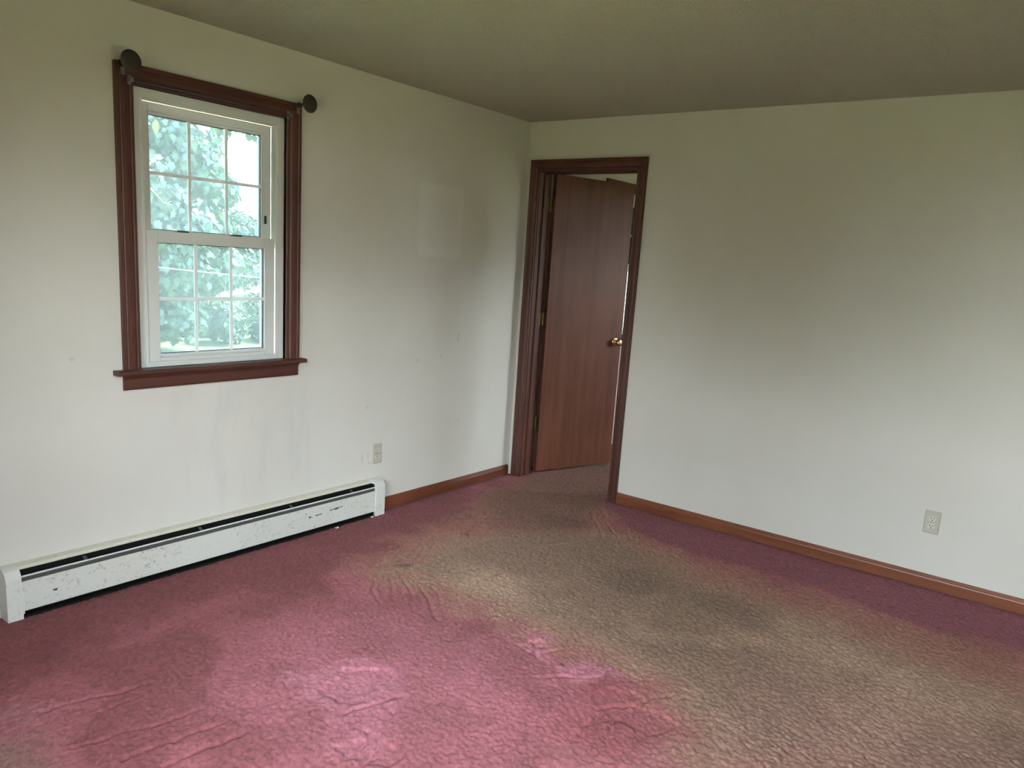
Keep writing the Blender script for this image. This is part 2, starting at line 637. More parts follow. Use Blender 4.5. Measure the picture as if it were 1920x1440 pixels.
def poly_sd(x, y, poly):
    """signed distance, positive inside"""
    d = np.full(x.shape, 1e9)
    ins = np.zeros(x.shape, bool)
    n = len(poly)
    for i in range(n):
        (ax, ay), (bx, by) = poly[i], poly[(i + 1) % n]
        ex, ey = bx - ax, by - ay
        t = np.clip(((x - ax) * ex + (y - ay) * ey) / (ex * ex + ey * ey + 1e-12), 0, 1)
        d = np.minimum(d, np.hypot(x - ax - t * ex, y - ay - t * ey))
        if abs(ey) > 1e-9:
            c = ((ay > y) != (by > y)) & (x < (bx - ax) * (y - ay) / ey + ax)
            ins ^= c
    return np.where(ins, d, -d)


def line_d(x, y, pts):
    d = np.full(x.shape, 1e9)
    for (ax, ay), (bx, by) in zip(pts, pts[1:]):
        ex, ey = bx - ax, by - ay
        t = np.clip(((x - ax) * ex + (y - ay) * ey) / (ex * ex + ey * ey + 1e-12), 0, 1)
        d = np.minimum(d, np.hypot(x - ax - t * ex, y - ay - t * ey))
    return d


def sstep(v, a, b):
    t = np.clip((v - a) / (b - a), 0, 1)
    return t * t * (3 - 2 * t)


STRIP = [(-0.02, -0.78), (-0.28, -1.06), (-0.40, -1.31), (-0.44, -1.60), (-0.42, -1.89), (-0.42, -2.17), (-0.46, -2.43),
         (-0.50, -2.64), (-0.54, -2.78), (-0.45, -2.85), (-0.42, -2.97), (-0.47, -3.12), (-0.45, -3.9), (0.3, -3.9), (0.23, -0.72)]
CORE = [(-0.61, -0.89), (-0.49, -1.17), (-0.56, -1.54), (-0.74, -2.02), (-0.74, -2.41), (-0.79, -2.72), (-0.81, -3.14),
        (-1.41, -3.6), (-2.12, -2.43), (-1.98, -2.30), (-1.81, -2.11), (-1.74, -1.94), (-1.74, -1.70), (-1.75, -1.44),
        (-1.77, -1.17), (-1.80, -0.91), (-1.80, -0.66), (-1.61, -0.61), (-1.24, -0.60), (-0.93, -0.72)]
FRINGE = [(0.20, -0.12), (2.5, -0.3), (2.5, -1.0), (0.08, -0.75), (-0.34, -1.13), (-0.44, -1.42), (-0.49, -1.92),
          (-0.51, -2.44), (-0.54, -2.84), (-0.52, -3.12), (-0.6, -3.8), (-2.0, -3.8), (-2.20, -2.35), (-1.98, -2.17),
          (-1.81, -1.98), (-1.84, -1.72), (-1.85, -1.30), (-1.88, -0.95), (-1.89, -0.66), (-1.86, -0.51), (-1.43, -0.43),
          (-1.02, -0.40), (-0.69, -0.24), (-0.29, -0.21)]
DOORBROWN = [(-0.51, -0.17), (0.15, -0.10), (2.5, -0.2), (2.5, -1.0), (-0.01, -0.82), (-0.65, -1.03), (-0.92, -0.89), (-0.96, -0.63)]
PK = (0.320, 0.097, 0.112)          # clean dusty rose
DKR = (0.200, 0.058, 0.061)         # pile brushed the other way
LAV = (0.440, 0.158, 0.200)         # lighter pink: pile mottle, and window light painted on the carpet
MAUVE = (0.235, 0.075, 0.095)
BROWN = (0.325, 0.198, 0.138)
TAN = (0.415, 0.270, 0.188)
FRG = (0.320, 0.150, 0.110)


def carpet(name, x0, x1, y0, y1, step, label):
    nx, ny = int(round((x1 - x0) / step)) + 1, int(round((y1 - y0) / step)) + 1
    X, Y = np.meshgrid(np.linspace(x0, x1, nx), np.linspace(y0, y1, ny))
    wx = X + (lattice(X, Y, 0.11, 1) - 0.5) * 0.13 + (lattice(X, Y, 0.035, 2) - 0.5) * 0.05
    wy = Y + (lattice(X, Y, 0.11, 3) - 0.5) * 0.13 + (lattice(X, Y, 0.035, 4) - 0.5) * 0.05
    col = np.empty(X.shape + (3,))
    col[:] = PK
    def blend(mask, c, k=1.0):
        mm = (np.clip(mask, 0, 1) * k)[..., None]
        col[:] = col * (1 - mm) + np.array(c) * mm
    big = lattice(wx, wy, 0.45, 5) * 0.55 + lattice(wx, wy, 0.17, 6) * 0.45
    blend(sstep(big, 0.48, 0.68), DKR, 0.62)
    blend(sstep(big, 0.46, 0.26), LAV, 0.35)
    # pile lying away from the room: along the heater and a few brushed patches; LAV paints the window's light pool
    for poly, c, k, s in (
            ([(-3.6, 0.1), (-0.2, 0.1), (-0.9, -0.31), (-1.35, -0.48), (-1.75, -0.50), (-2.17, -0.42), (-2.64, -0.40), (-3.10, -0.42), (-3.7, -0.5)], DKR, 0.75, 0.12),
            ([(-3.18, -0.34), (-3.07, -0.28), (-2.96, -0.37), (-2.99, -0.50), (-3.13, -0.55), (-3.25, -0.52)], (0.17, 0.045, 0.05), 0.4, 0.06),
            ([(-2.38, -0.35), (-2.11, -0.28), (-1.90, -0.48), (-2.09, -0.63), (-2.35, -0.61)], DKR, 0.6, 0.06),
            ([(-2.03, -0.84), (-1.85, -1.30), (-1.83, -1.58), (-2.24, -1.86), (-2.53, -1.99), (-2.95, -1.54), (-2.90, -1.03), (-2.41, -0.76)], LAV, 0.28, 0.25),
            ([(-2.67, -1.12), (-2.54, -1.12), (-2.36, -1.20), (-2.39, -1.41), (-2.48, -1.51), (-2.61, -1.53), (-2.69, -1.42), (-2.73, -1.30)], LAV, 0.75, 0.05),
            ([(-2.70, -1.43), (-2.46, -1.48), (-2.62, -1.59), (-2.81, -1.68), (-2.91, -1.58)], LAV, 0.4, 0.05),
            ([(-1.95, -1.24), (-1.85, -1.38), (-1.91, -1.47), (-2.04, -1.40)], DKR, 0.5, 0.04)):
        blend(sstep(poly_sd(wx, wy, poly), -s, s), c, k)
    blend(sstep(poly_sd(wx, wy, [(-4.3, -0.65), (-3.42, -0.72), (-3.36, -0.95), (-3.45, -1.3), (-4.3, -1.7)]), -0.1, 0.15), (0.24, 0.165, 0.130), 0.6)
    # brown traffic path from the doorway
    blend(sstep(poly_sd(wx, wy, FRINGE), -0.13, 0.13), FRG, 0.80)
    blend(sstep(poly_sd(wx, wy, CORE), -0.14, 0.20), BROWN, 0.92)
    tanm = sstep(lattice(X, Y, 0.42, 8) * 0.7 + lattice(X, Y, 0.13, 9) * 0.3, 0.42, 0.72)
    blend(sstep(poly_sd(wx, wy, CORE), 0.0, 0.25) * tanm, TAN, 0.7)
    blend(sstep(poly_sd(wx, wy, CORE), 0.05, 0.25) * (1 - tanm), (0.185, 0.125, 0.088), 0.45)
    blend(sstep(-X, 0.95, 1.7) * sstep(-Y, 1.9, 2.8), (0.34, 0.180, 0.150), 0.65)
    blend(sstep(poly_sd(wx, wy, DOORBROWN), -0.12, 0.15), (0.185, 0.098, 0.070), 0.75)
    blend(sstep(poly_sd(wx, wy, [(-2.15, -1.90), (-1.95, -1.95), (-1.82, -2.10), (-1.91, -2.20), (-2.12, -2.27), (-2.27, -2.24), (-2.27, -2.11), (-2.26, -2.00)]), -0.06, 0.05), (0.31, 0.080, 0.092), 0.38)
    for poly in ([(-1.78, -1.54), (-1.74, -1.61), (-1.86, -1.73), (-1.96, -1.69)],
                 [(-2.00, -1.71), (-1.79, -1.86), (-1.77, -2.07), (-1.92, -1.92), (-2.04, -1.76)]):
        blend(sstep(poly_sd(wx, wy, poly), -0.04, 0.03), LAV, 0.8)  # bright highlights painted into the pile colour
    # clean mauve strip along the right-hand baseboard, where furniture stood
    blend(sstep(poly_sd(X + (wx - X) * 0.35, Y + (wy - Y) * 0.35, STRIP), -0.035, 0.02), MAUVE, 0.92)
    # spots
    for (sx, sy, r, k) in ((-1.14, -0.56, 0.035, 0.85), (-0.50, -0.18, 0.02, 0.9), (-1.91, -1.77, 0.030, 0.85), (-1.88, -1.80, 0.018, 0.7),
                           (-1.47, -1.04, 0.035, 0.5), (-1.27, -0.45, 0.02, 0.6), (-1.65, -0.65, 0.05, 0.5), (-0.95, -0.34, 0.10, 0.28),
                           (-0.80, -0.30, 0.09, 0.3), (-1.02, -1.57, 0.22, 0.22), (-0.95, -2.05, 0.22, 0.2), (-1.45, -1.95, 0.22, 0.15),
                           (-0.55, -0.85, 0.22, 0.2), (-1.78, -2.14, 0.015, 0.6), (-0.50, -2.80, 0.02, 0.6), (-1.62, -1.22, 0.02, 0.5)):
        d = np.hypot(wx - sx, (wy - sy))
        blend(sstep(d, r, r * 0.3), (0.055, 0.040, 0.034), k)
    # dusty line along the walls
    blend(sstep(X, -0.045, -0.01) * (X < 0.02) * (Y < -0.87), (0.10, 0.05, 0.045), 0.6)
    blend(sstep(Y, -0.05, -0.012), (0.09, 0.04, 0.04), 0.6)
    col *= (0.66 + 0.40 * lattice(X, Y, 0.0105, 11) + 0.28 * np.random.default_rng(12).random(X.shape))[..., None]   # yarn colour speckle, also painting lit tufts against dark gaps
    # relief: yarn tufts, brushed waves, vacuum grooves
    z = (lattice(X, Y, 0.0098, 21) - 0.5) * 0.0050 + (np.random.default_rng(22).random(X.shape) - 0.5) * 0.0052 + (lattice(X, Y, 0.06, 23) - 0.5) * 0.0016
    clean = 1 - sstep(poly_sd(wx, wy, FRINGE), -0.05, 0.1)
    z *= 1 - 0.25 * clean
    grooves = (
        [(-0.78, -0.29), (-1.18, -0.44)], [(-0.79, -0.38), (-1.16, -0.51)], [(-0.79, -0.46), (-1.17, -0.59)], [(-0.71, -0.48), (-1.12, -0.60)],
        [(-1.40, -0.54), (-1.59, -0.61)], [(-1.28, -0.56), (-1.70, -0.71)], [(-1.37, -0.37), (-1.81, -0.56)], [(-1.45, -0.60), (-1.76, -0.73)],
        [(-1.83, -0.76), (-1.94, -0.86), (-1.99, -0.95)], [(-1.81, -0.82), (-1.90, -0.93), (-2.00, -1.08)], [(-1.79, -0.90), (-1.88, -1.02), (-1.98, -1.18)],
        [(-1.77, -0.96), (-1.86, -1.08)], [(-1.89, -0.71), (-1.99, -0.81), (-2.05, -0.90)],
        [(-1.77, -1.53), (-1.95, -1.67)], [(-1.77, -1.53), (-1.72, -1.57)], [(-2.05, -1.75), (-1.89, -1.92)], [(-1.93, -1.66), (-1.83, -1.70)],
        [(-3.16, -0.86), (-3.08, -0.88)], [(-3.32, -1.00), (-3.22, -1.03), (-2.97, -1.08)], [(-3.26, -1.15), (-2.97, -1.20)], [(-3.21, -1.26), (-2.95, -1.28)],
        [(-2.72, -1.17), (-2.66, -1.12), (-2.65, -1.10)], [(-2.69, -1.42), (-2.48, -1.49)], [(-2.82, -1.67), (-2.61, -1.55), (-2.47, -1.50)],
        [(-2.08, -2.01), (-1.85, -2.17)], [(-2.25, -2.06), (-2.10, -2.02)], [(-2.22, -2.13), (-2.09, -2.10)], [(-3.33, -0.75), (-3.01, -0.82)],
        [(-0.20, -0.80), (-0.62, -1.15)], [(-0.15, -0.84), (-0.55, -1.20)], [(-0.95, -1.02), (-0.52, -1.22)])
    if x0 < -1:
        for g in grooves:
            bx0, bx1 = min(p[0] for p in g) - 0.06, max(p[0] for p in g) + 0.06
            by0, by1 = min(p[1] for p in g) - 0.06, max(p[1] for p in g) + 0.06
            sel = (X > bx0) & (X < bx1) & (Y > by0) & (Y < by1)
            dd = line_d(wx[sel] * 0.25 + X[sel] * 0.75, wy[sel] * 0.25 + Y[sel] * 0.75, g)
            z[sel] += -0.0058 * np.exp(-(dd / 0.0066) ** 2) + 0.0008 * np.exp(-((dd - 0.017) / 0.009) ** 2)
        # shallow hollows where feet and furniture pressed the pile
        for (hx, hy, r, dep) in ((-2.55, -1.33, 0.10, 0.006), (-1.85, -1.63, 0.06, 0.006), (-2.05, -2.1, 0.10, 0.005), (-2.0, -1.36, 0.08, 0.004),
                                 (-0.55, -0.20, 0.08, 0.003), (-2.75, -1.62, 0.08, 0.005)):
            z -= dep * sstep(np.hypot(wx - hx, wy - hy), r * 1.25, r)
    if x0 > -1: z -= 0.006 * sstep(X, 0.16, 0.10)
    co = np.stack([X + (lattice(X, Y, 0.008, 31) - 0.5) * 0.004, Y + (lattice(X, Y, 0.008, 32) - 0.5) * 0.004, z], -1).reshape(-1, 3)
    i = np.arange(nx * ny).reshape(ny, nx)
    f = np.stack([i[:-1, :-1], i[:-1, 1:], i[1:, 1:], i[1:, :-1]], -1).reshape(-1, 4)
    o = big_mesh(name, co, f, M['carpet'], smooth=True)
    a = o.data.color_attributes.new('pile', 'FLOAT_COLOR', 'POINT')
    a.data.foreach_set('color', np.concatenate([np.clip(col, 0, 1).reshape(-1, 3), np.ones((nx * ny, 1))], 1).astype(np.float32).ravel())
    return tag(o, label, 'carpet', kind='structure')


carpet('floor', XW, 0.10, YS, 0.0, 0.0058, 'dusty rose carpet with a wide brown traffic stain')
carpet('floor_far_room', 0.05, XE, YFS, 0.0, 0.014, 'brownish carpet of the next room beyond the doorway')


# ------------------------------------------------------------------ mouldings
CASING = [(0.000, 0.0), (0.000, 0.009), (0.003, 0.0115), (0.010, 0.0125), (0.013, 0.0105), (0.016, 0.0105), (0.022, 0.0155), (0.034, 0.0180),
          (0.048, 0.0180), (0.052, 0.0165), (0.055, 0.0190), (1.000, 0.0190), (1.000, 0.0)]   # 1.0 stands for the outer edge


def casing_piece(name, mat, parent, inner_a, inner_b, out_a, out_b, n, width, mitre_a, mitre_b):
    """moulding from inner_a to inner_b; out_*: unit direction from inner to outer edge; n: away from the wall"""
    A, B, O, N = Vector(inner_a), Vector(inner_b), Vector(out_a), Vector(n)
    L = (B - A).normalized()
    pr = [(width if u == 1.0 else u * width / 0.066, t) for u, t in CASING]
    vs, fs, k = [], [], len(pr)
    for u, t in pr: vs.append(A + O * u + N * t - L * (u if mitre_a else 0))
    for u, t in pr: vs.append(B + O * u + N * t + L * (u if mitre_b else 0))
    fs = [tuple(range(k)), tuple(range(k, 2 * k))[::-1]] + [(i, (i + 1) % k, k + (i + 1) % k, k + i) for i in range(k)]
    return MB().add(vs, fs).build(name, mat, parent)


BASE_PROF = [(0.0, 0.0), (-0.012, 0.0), (-0.012, 0.050), (-0.010, 0.056), (-0.0105, 0.060), (-0.006, 0.068), (-0.003, 0.072), (0.0, 0.072)]
mb = MB()
mb.prism(BASE_PROF, 'x', -1.236, -0.019)
tag(mb.build('baseboard_left', M['baseboard_x']), 'reddish-brown wooden baseboard between the heater and the door casing', 'baseboard', kind='structure')
mb = MB()
n_ = [(p[0], p[1]) for p in BASE_PROF]
k = len(n_)
vs = [(p[0], YS, p[1]) for p in n_] + [(p[0], -0.8755, p[1]) for p in n_]
mb.add(vs, [tuple(range(k)), tuple(range(k, 2 * k))[::-1]] + [(i, (i + 1) % k, k + (i + 1) % k, k + i) for i in range(k)])
tag(mb.build('baseboard_right', M['baseboard_y']), 'long reddish-brown baseboard under the wall with one outlet', 'baseboard', kind='structure')


# ------------------------------------------------------------------ windows
def ring(mb, x0, x1, z0, z1, w, y0, y1, wt=None, wb=None, bev=0.002):
    """rectangular frame in the xz plane"""
    wt = w if wt is None else wt
    wb = w if wb is None else wb
    mb.box(x0, x0 + w, y0, y1, z0, z1, bev)
    mb.box(x1 - w, x1, y0, y1, z0, z1, bev)
    mb.box(x0 + w, x1 - w, y0, y1, z1 - wt, z1, bev)
    mb.box(x0 + w, x1 - w, y0, y1, z0, z0 + wb, bev)
    return mb


def double_hung(name, x0, x1, label, glass, detail=True):
    """vinyl double-hung window in the y = 0 wall, with stained wooden trim"""
    cx = (x0 + x1) / 2
    w = empty(name, (cx, 0.0, WZ0), label, 'window', kind='structure')
    hw = (x1 - x0) / 2
    # vinyl frame with stepped tracks
    f = MB()
    ring(f, x0, x1, WZ0, WZ1, 0.030, 0.012, 0.145, wt=0.034, wb=0.020)
    ring(f, x0 + 0.030, x1 - 0.030, WZ0 + 0.020, WZ1 - 0.034, 0.013, 0.010, 0.020, wt=0.012, wb=0.004, bev=0.001)
    f.box(x0 + 0.030, x0 + 0.040, 0.052, 0.058, WZ0 + 0.02, WZ1 - 0.034)
    f.box(x1 - 0.040, x1 - 0.030, 0.052, 0.058, WZ0 + 0.02, WZ1 - 0.034)
    f.build('vinyl_frame', M['vinyl'], w)
    # wooden jamb lining
    j = MB()
    j.box(x0 - 0.012, x0, -0.002, 0.14, WZ0, WZ1)
    j.box(x1, x1 + 0.012, -0.002, 0.14, WZ0, WZ1)
    j.box(x0 - 0.012, x1 + 0.012, -0.002, 0.14, WZ1, WZ1 + 0.012)
    j.build('jamb_lining', M['wood_z'], w)
    # sashes
    def sash(nm, ax0, ax1, z0, z1, st, rt, rb, y0, y1, gy):
        s = ring(MB(), ax0, ax1, z0, z1, st, y0, y1, rt, rb, 0.003).build(nm, M['vinyl'], w)
        gx0, gx1, gz0, gz1 = ax0 + st, ax1 - st, z0 + rb, z1 - rt
        ring(MB(), gx0 - 0.001, gx1 + 0.001, gz0 - 0.001, gz1 + 0.001, 0.0035, gy - 0.006, gy + 0.006, bev=0).build('gasket', M['gasket'], s)
        MB().box(gx0, gx1, gy - 0.002, gy + 0.002, gz0, gz1).build('pane', glass, s)
        for q in (1, 2):
            xx = gx0 + (gx1 - gx0) * q / 3
            MB().box(xx - 0.007, xx + 0.007, gy - 0.010, gy - 0.004, gz0, gz1, 0.001).build('grid_bar', M['grid'], s)
        zz = (gz0 + gz1) / 2
        MB().box(gx0, gx1, gy - 0.011, gy - 0.003, zz - 0.007, zz + 0.007, 0.001).build('grid_bar', M['grid'], s)
        return s
    up = sash('upper_sash', x0 + 0.040, x1 - 0.040, 1.470, 2.000, 0.053, 0.048, 0.027, 0.058, 0.088, 0.070)
    lo = sash('lower_sash', x0 + 0.046, x1 - 0.046, 0.947, 1.492, 0.054, 0.048, 0.032, 0.018, 0.050, 0.036)
    # lift lip on the bottom rail and ledge on the upper sash
    MB().box(cx - 0.262, cx + 0.262, 0.006, 0.020, 0.966, 0.975, 0.002).build('lift_rail', M['vinyl'], lo)
    MB().box(x0 + 0.088, x1 - 0.088, 0.050, 0.060, 1.956, 1.964, 0.002).build('ledge', M['vinyl'], up)
    for sx in (-0.14, 0.12):
        MB().box(cx + sx - 0.026, cx + sx + 0.026, 0.028, 0.050, 1.492, 1.500, 0.002).build('sash_lock', M['aged_brass'], lo)
    MB().box(x1 - 0.076, x1 - 0.068, 0.050, 0.060, 1.560, 1.596, 0.001).build('vent_stop', M['gasket'], up)
    # exterior screen frame seen through the lower glass
    sc = ring(MB(), x0 + 0.034, x1 - 0.034, WZ0 + 0.02, 1.49, 0.024, 0.110, 0.120, bev=0)
    sc.build('screen_frame', M['vinyl'], w)
    # trim
    cw = 0.074
    casing_piece('side_casing', M['wood_z'], w, (x0, 0, WZ0), (x0, 0, WZ1), (-1, 0, 0), 0, (0, -1, 0), cw, False, True)
    casing_piece('side_casing', M['wood_z'], w, (x1, 0, WZ0), (x1, 0, WZ1), (1, 0, 0), 0, (0, -1, 0), cw, False, True)
    casing_piece('head_casing', M['wood_x'], w, (x0, 0, WZ1), (x1, 0, WZ1), (0, 0, 1), 0, (0, -1, 0), cw, True, True)
    st = MB()
    st.prism([(0.016, 0.905), (0.016, 0.925), (-0.046, 0.925), (-0.052, 0.921), (-0.053, 0.912), (-0.049, 0.906)], 'x', x0 - 0.113, x1 + 0.096)
    st.build('stool', M['wood_x'], w)
    MB().prism([(0.0, 0.906), (-0.022, 0.906), (-0.020, 0.895), (-0.013, 0.885), (-0.013, 0.850), (-0.010, 0.840), (0.0, 0.839)], 'x',
               x0 - 0.075, x1 + 0.072).build('apron', M['wood_x'], w)
    return w


double_hung('window_1', WX0, WX1, 'white double-hung window with dark stained wooden trim on the left wall', M['glass'])
double_hung('window_2', FX0, FX1, 'window of the next room, its trim just showing above the open door', M['glass_clear'])

# wide window behind the camera
w3 = empty('window_3', (XW, (VY0 + VY1) / 2, VZ0), 'wide three-part window in the wall behind the camera', 'window', kind='structure')
f = MB()
f.box(XW - 0.12, XW - 0.02, VY0, VY0 + 0.05, VZ0, VZ1, 0.003)
f.box(XW - 0.12, XW - 0.02, VY1 - 0.05, VY1, VZ0, VZ1, 0.003)
f.box(XW - 0.12, XW - 0.02, VY0 + 0.05, VY1 - 0.05, VZ1 - 0.05, VZ1, 0.003)
f.box(XW - 0.12, XW - 0.02, VY0 + 0.05, VY1 - 0.05, VZ0, VZ0 + 0.05, 0.003)
f.build('vinyl_frame', M['vinyl'], w3)
seg = (VY1 - VY0 - 0.10) / 3
for q in (1, 2):
    yy = VY0 + 0.05 + seg * q
    MB().box(XW - 0.11, XW - 0.03, yy - 0.03, yy + 0.03, VZ0 + 0.05, VZ1 - 0.05, 0.003).build('mullion', M['vinyl'], w3)
for q in range(3):
    MB().box(XW - 0.075, XW - 0.071, VY0 + 0.05 + seg * q + 0.02, VY0 + 0.05 + seg * (q + 1) - 0.02, VZ0 + 0.04, VZ1 - 0.04).build('pane', M['glass_clear'], w3)
casing_piece('side_casing', M['wood_z'], w3, (XW, VY0, VZ0), (XW, VY0, VZ1), (0, -1, 0), 0, (1, 0, 0), 0.074, True, True)
casing_piece('side_casing', M['wood_z'], w3, (XW, VY1, VZ0), (XW, VY1, VZ1), (0, 1, 0), 0, (1, 0, 0), 0.074, True, True)
casing_piece('head_casing', M['wood_y'], w3, (XW, VY0, VZ1), (XW, VY1, VZ1), (0, 0, 1), 0, (1, 0, 0), 0.074, True, True)
casing_piece('sill_casing', M['wood_y'], w3, (XW, VY0, VZ0), (XW, VY1, VZ0), (0, 0, -1), 0, (1, 0, 0), 0.074, True, True)
# wide window beside the camera
w4 = empty('window_4', ((UX0 + UX1) / 2, YS, VZ0), 'wide three-part window in the wall beside the camera', 'window', kind='structure')
f = MB()
f.box(UX0, UX0 + 0.05, YS - 0.12, YS - 0.02, VZ0, VZ1, 0.003)
f.box(UX1 - 0.05, UX1, YS - 0.12, YS - 0.02, VZ0, VZ1, 0.003)
f.box(UX0 + 0.05, UX1 - 0.05, YS - 0.12, YS - 0.02, VZ1 - 0.05, VZ1, 0.003)
f.box(UX0 + 0.05, UX1 - 0.05, YS - 0.12, YS - 0.02, VZ0, VZ0 + 0.05, 0.003)
f.build('vinyl_frame', M['vinyl'], w4)
seg = (UX1 - UX0 - 0.10) / 3
for q in (1, 2):
    xx = UX0 + 0.05 + seg * q
    MB().box(xx - 0.03, xx + 0.03, YS - 0.11, YS - 0.03, VZ0 + 0.05, VZ1 - 0.05, 0.003).build('mullion', M['vinyl'], w4)
for q in range(3):
    MB().box(UX0 + 0.05 + seg * q + 0.02, UX0 + 0.05 + seg * (q + 1) - 0.02, YS - 0.075, YS - 0.071, VZ0 + 0.04, VZ1 - 0.04).build('pane', M['glass_clear'], w4)
casing_piece('side_casing', M['wood_z'], w4, (UX0, YS, VZ0), (UX0, YS, VZ1), (-1, 0, 0), 0, (0, 1, 0), 0.074, True, True)
casing_piece('side_casing', M['wood_z'], w4, (UX1, YS, VZ0), (UX1, YS, VZ1), (1, 0, 0), 0, (0, 1, 0), 0.074, True, True)
casing_piece('head_casing', M['wood_x'], w4, (UX0, YS, VZ1), (UX1, YS, VZ1), (0, 0, 1), 0, (0, 1, 0), 0.074, True, True)
casing_piece('sill_casing', M['wood_x'], w4, (UX0, YS, VZ0), (UX1, YS, VZ0), (0, 0, -1), 0, (0, 1, 0), 0.074, True, True)

# window of the next room that lights the open door
w5 = empty('window_5', (2.0, YFS, 0.85), 'window in the right wall of the next room', 'window', kind='structure')
f = MB()
for (a, b, c, d) in ((1.45, 1.50, 0.85, 2.05), (2.50, 2.55, 0.85, 2.05), (1.50, 2.50, 2.00, 2.05), (1.50, 2.50, 0.85, 0.90), (1.50, 2.50, 1.43, 1.47)):
    f.box(a, b, YFS - 0.10, YFS - 0.02, c, d, 0.003)
f.build('vinyl_frame', M['vinyl'], w5)
for (c, d) in ((0.89, 1.44), (1.46, 2.01)):
    MB().box(1.49, 2.51, YFS - 0.062, YFS - 0.058, c, d).build('pane', M['glass_clear'], w5)

# sky portals help the renderer find the daylight through the openings (they give off no light themselves)
def portal(loc, direction, sx, sy):
    d = bpy.data.lights.new('window_portal', 'AREA')
    d.shape = 'RECTANGLE'
    d.size, d.size_y = sx, sy
    d.cycles.is_portal = True
    o = bpy.data.objects.new('window_portal', d)
    COL.objects.link(o)
    o.location = loc
    o.rotation_euler = Vector(direction).to_track_quat('-Z', 'Y').to_euler()


portal((XW - 0.13, (VY0 + VY1) / 2, (VZ0 + VZ1) / 2), (1, 0, 0), VY1 - VY0, VZ1 - VZ0)
portal(((WX0 + WX1) / 2, 0.149, (WZ0 + WZ1) / 2), (0, -1, 0), WX1 - WX0, WZ1 - WZ0)
portal(((FX0 + FX1) / 2, 0.149, (WZ0 + WZ1) / 2), (0, -1, 0), FX1 - FX0, WZ1 - WZ0)
portal(((UX0 + UX1) / 2, YS - 0.13, (VZ0 + VZ1) / 2), (0, 1, 0), UX1 - UX0, VZ1 - VZ0)

portal((2.0, YFS - 0.11, 1.45), (0, 1, 0), 1.1, 1.2)

# ------------------------------------------------------------------ doorway and door
d1 = empty('door_1', (0.06, -0.455, 0.0), 'dark stained doorway with a flush wooden door standing open into the next room', 'door', kind='structure')
casing_piece('side_casing', M['wood_z'], d1, (0, -0.100, 0.0), (0, -0.100, 2.041), (0, 1, 0), 0, (-1, 0, 0), 0.066, False, True)
casing_piece('side_casing', M['wood_z'], d1, (0, -0.811, 0.0), (0, -0.811, 2.041), (0, -1, 0), 0, (-1, 0, 0), 0.064, False, True)
casing_piece('head_casing', M['wood_y'], d1, (0, -0.811, 2.041), (0, -0.100, 2.041), (0, 0, 1), 0, (-1, 0, 0), 0.066, True, True)
casing_piece('side_casing', M['wood_z'], d1, (TI, -0.100, 0.0), (TI, -0.100, 2.041), (0, 1, 0), 0, (1, 0, 0), 0.066, False, True)
casing_piece('side_casing', M['wood_z'], d1, (TI, -0.811, 0.0), (TI, -0.811, 2.041), (0, -1, 0), 0, (1, 0, 0), 0.066, False, True)
casing_piece('head_casing', M['wood_y'], d1, (TI, -0.811, 2.041), (TI, -0.100, 2.041), (0, 0, 1), 0, (1, 0, 0), 0.066, True, True)
MB().box(0, TI, DY1, DY1 + 0.020, 0, DZ + 0.02).build('side_jamb', M['wood_z'], d1)
MB().box(0, TI, DY0 - 0.020, DY0, 0, DZ + 0.02).build('side_jamb', M['wood_z'], d1)
MB().box(0, TI, DY0, DY1, DZ, DZ + 0.020).build('head_jamb', M['wood_y'], d1)
MB().box(0.042, 0.080, DY1 - 0.011, DY1, 0, DZ, 0.002).build('door_stop', M['wood_z'], d1)
MB().box(0.042, 0.080, DY0, DY0 + 0.011, 0, DZ, 0.002).build('door_stop', M['wood_z'], d1)
MB().box(0.042, 0.080, DY0 + 0.011, DY1 - 0.011, DZ - 0.011, DZ, 0.002).build('door_stop', M['wood_y'], d1)

TH = math.radians(71.8)
DD = Vector((math.sin(TH), -math.cos(TH), 0))       # along the door, away from the hinges
DN = Vector((-math.cos(TH), -math.sin(TH), 0))      # the door face seen from the room
HC = Vector((0.128, -0.144, 0.0))                   # hinge corner of that face
PIN = HC - DN * 0.040 - DD * 0.004


def on_door(a, n, z): return HC + DD * a + DN * n + Vector((0, 0, z))


def door_box(a0, a1, n0, n1, z0, z1, mb=None, bev=0.0):
    mb = mb or MB()
    t = MB().box(a0, a1, n0, n1, z0, z1, bev)
    return mb.add([on_door(*p) for p in t.v], t.f)


leaf = door_box(0.0, 0.6905, -0.035, 0.0, 0.025, 2.038, bev=0.0015).build('door_leaf', M['door'], d1)
door_box(-0.0006, 0.0, -0.0345, -0.0005, 0.026, 2.037).build('edge_band', M['wood_z'], leaf)


def knob(side):
    n0, s = (0.0, 1) if side > 0 else (-0.035, -1)
    prof = [(0.0, 0.030), (0.002, 0.0315), (0.005, 0.030), (0.007, 0.024), (0.009, 0.014), (0.012, 0.0115), (0.020, 0.0115), (0.026, 0.014),
            (0.033, 0.021), (0.040, 0.0262), (0.048, 0.0275), (0.055, 0.0255), (0.059, 0.020), (0.061, 0.010)]
    return MB().lathe(on_door(0.634, n0, 0.935), DN * s, prof).build('knob', M['brass'], leaf, smooth=50)


